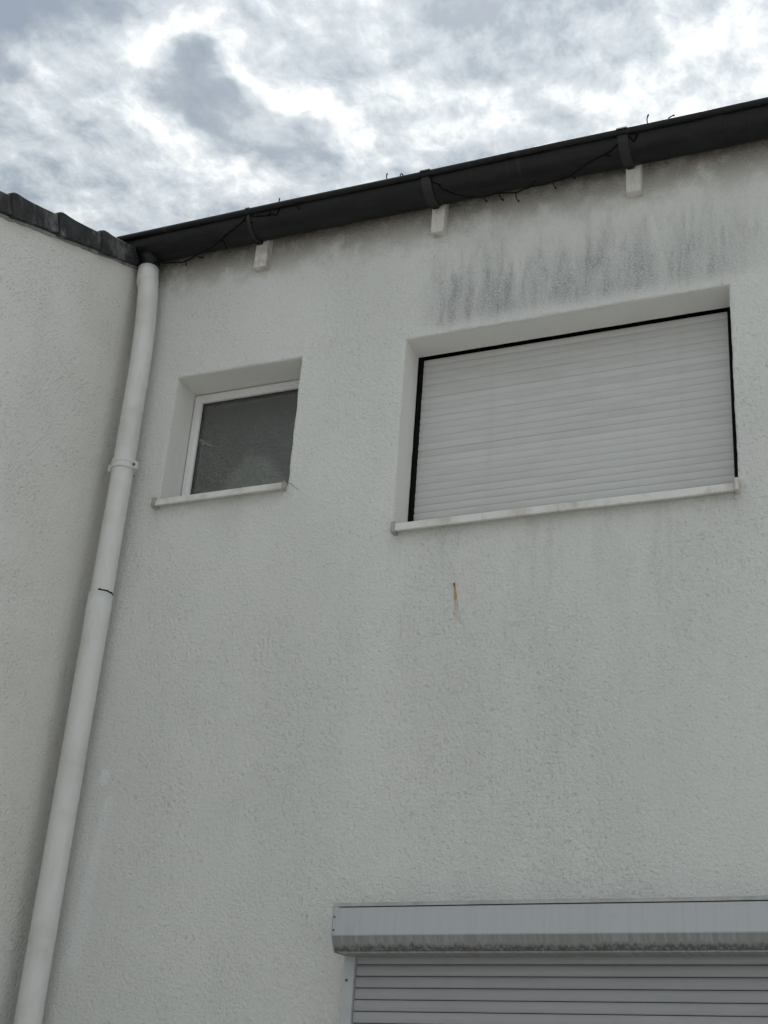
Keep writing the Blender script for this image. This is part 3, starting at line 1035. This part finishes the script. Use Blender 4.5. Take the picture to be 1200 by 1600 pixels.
for (yy, zz) in ((-0.1735, 2.555), (-0.1735, 2.513), (-0.155, 2.478)):
    link('rivet', tube('rivet', [(BX0 + 0.008, yy + 0.002, zz), (BX0 + 0.008, yy + 0.006, zz)], 0.0035, 8), 'screw', shut)
for s, (xa, xb) in enumerate(((BX0 - 0.004, -2.031), (BX1 - 0.041, BX1 + 0.004))):
    link('guide_rail', box_mesh('guide_rail', xa, xb, -0.046, -0.002, 0.0, 2.466, 0.003), 'rail', shut)
    for zz in (2.375, 1.7, 1.0, 0.4):
        link('screw', tube('screw', [((xa + xb) / 2 - 0.004, -0.0485, zz), ((xa + xb) / 2 - 0.004, -0.044, zz)], 0.0048, 8), 'screw', shut)
PITCH_G = 0.0371
gs = [(0.006, 0.0), (-0.0010, 0.0005), (-0.0030, 0.0030), (-0.0056, 0.0130), (-0.0060, 0.0200), (-0.0050, 0.0285), (-0.0015, 0.0346), (0.006, 0.0352), (0.008, 0.0352), (0.008, 0.0)]
gs_me = extrude_x('slat', gs, -2.0295, BX1 - 0.0425, True, True)
gs_me.materials.append(M['slat_grey'])
z = 2.466 - PITCH_G * 1.0
while z > 0.02:
    link('slat', gs_me, None, shut, (0, -0.026 + rnd.uniform(-0.0006, 0.0006), z))
    z -= PITCH_G
link('backing', box_mesh('backing', -2.03, BX1 - 0.042, -0.012, -0.004, 0.005, 2.46), 'black', shut)

# ------------------------------------------------------------------ string of lights hung on the gutter
WIRE = {
    'w1': [(-3.258, -0.118, 5.507), (-3.195, -0.118, 5.49), (-3.148, -0.118, 5.483), (-3.087, -0.118, 5.477), (-3.025, -0.118, 5.502), (-2.963, -0.118, 5.524), (-2.917, -0.12, 5.554), (-2.877, -0.138, 5.564), (-2.804, -0.16, 5.587), (-2.76, -0.172, 5.617), (-2.738, -0.17, 5.607), (-2.666, -0.166, 5.597), (-2.641, -0.166, 5.598), (-2.623, -0.163, 5.592)] ,
    'w2': [(-1.894, -0.165, 5.596), (-1.868, -0.155, 5.58), (-1.853, -0.138, 5.564), (-1.779, -0.118, 5.527), (-1.707, -0.118, 5.503), (-1.673, -0.118, 5.498), (-1.609, -0.118, 5.499), (-1.54, -0.118, 5.485), (-1.499, -0.118, 5.495), (-1.458, -0.118, 5.498), (-1.385, -0.118, 5.5), (-1.31, -0.118, 5.517), (-1.215, -0.128, 5.558), (-1.144, -0.146, 5.57), (-1.104, -0.16, 5.587), (-1.086, -0.169, 5.605), (-1.05, -0.169, 5.605), (-1.037, -0.16, 5.586)] ,
    's': [(-3.087, -0.118, 5.477), (-3.08, -0.118, 5.451)] ,
    's2': [(-3.031, -0.118, 5.496), (-3.015, -0.118, 5.479), (-2.999, -0.118, 5.479)] ,
    's3': [(-2.913, -0.123, 5.555), (-2.893, -0.118, 5.529), (-2.883, -0.118, 5.502)] ,
    's4': [(-2.784, -0.165, 5.596), (-2.762, -0.162, 5.59), (-2.742, -0.157, 5.582)] ,
    's5': [(-2.666, -0.166, 5.597), (-2.65, -0.171, 5.61)] ,
    's6': [(-1.862, -0.155, 5.58), (-1.864, -0.148, 5.572)] ,
    't1': [(-1.679, -0.118, 5.499), (-1.67, -0.118, 5.48), (-1.661, -0.118, 5.468)] ,
    't2': [(-1.609, -0.118, 5.499), (-1.603, -0.118, 5.474), (-1.589, -0.118, 5.457)] ,
    't3': [(-1.537, -0.118, 5.481), (-1.534, -0.118, 5.454), (-1.522, -0.118, 5.435)] ,
    't4': [(-1.461, -0.118, 5.499), (-1.459, -0.118, 5.525)] ,
    't5': [(-1.383, -0.118, 5.499), (-1.374, -0.118, 5.477), (-1.366, -0.118, 5.462)] ,
    't6': [(-1.302, -0.118, 5.518), (-1.286, -0.118, 5.495)] ,
    't7': [(-1.161, -0.141, 5.566), (-1.137, -0.132, 5.56)] ,
    'u1': [(-2.094, -0.18, 5.638), (-2.099, -0.18, 5.66), (-2.097, -0.18, 5.677)] ,
    'u2': [(-2.038, -0.18, 5.638), (-2.031, -0.18, 5.66), (-2.021, -0.18, 5.644)] ,
    'u3': [(-1.991, -0.18, 5.629), (-1.969, -0.18, 5.641), (-1.945, -0.18, 5.638)] ,
    'u4': [(-2.612, -0.18, 5.622), (-2.609, -0.18, 5.649), (-2.608, -0.18, 5.667)] ,
    'u5': [(-2.523, -0.18, 5.604), (-2.513, -0.18, 5.626), (-2.502, -0.18, 5.641)] ,
    'u6': [(-2.52, -0.18, 5.603), (-2.502, -0.18, 5.582)] ,
    'u7': [(-0.975, -0.18, 5.645), (-0.977, -0.18, 5.668), (-0.971, -0.18, 5.69)] ,
    'u8': [(-0.898, -0.18, 5.643), (-0.882, -0.18, 5.655), (-0.867, -0.18, 5.658)] ,
}
lights = thing('light_string', 'thin black cable of string lights drooping along the gutter', 'light string', (-2.0, -0.17, 5.58))
run = WIRE['w1'] + [(-2.60, -0.178, 5.632), (-2.585, -0.165, 5.652), (-2.56, -0.135, 5.62), (-2.3, -0.11, 5.575), (-1.97, -0.13, 5.60),
                    (-1.925, -0.166, 5.656), (-1.908, -0.182, 5.634)] + WIRE['w2'] + [(-1.015, -0.176, 5.62), (-1.0, -0.168, 5.652), (-0.97, -0.13, 5.60), (-0.8, -0.11, 5.57)]
run = smooth_path(run, 4)
run = [p + Vector((0, mnoise.noise(p * 40) * 0.002, mnoise.noise(p * 55 + Vector((3, 1, 0))) * 0.003)) for p in run]
link('cable', tube('cable', run, 0.0032, 6), 'cable', lights)
for kname, pts in WIRE.items():
    if kname[0] == 'w':
        continue
    pts = smooth_path(pts, 3)
    rr = [0.0024] * len(pts)
    rr[-1] = 0.0032
    rr[-2] = 0.0034
    link('lamp', tube('lamp', pts, rr, 6), 'cable', lights)
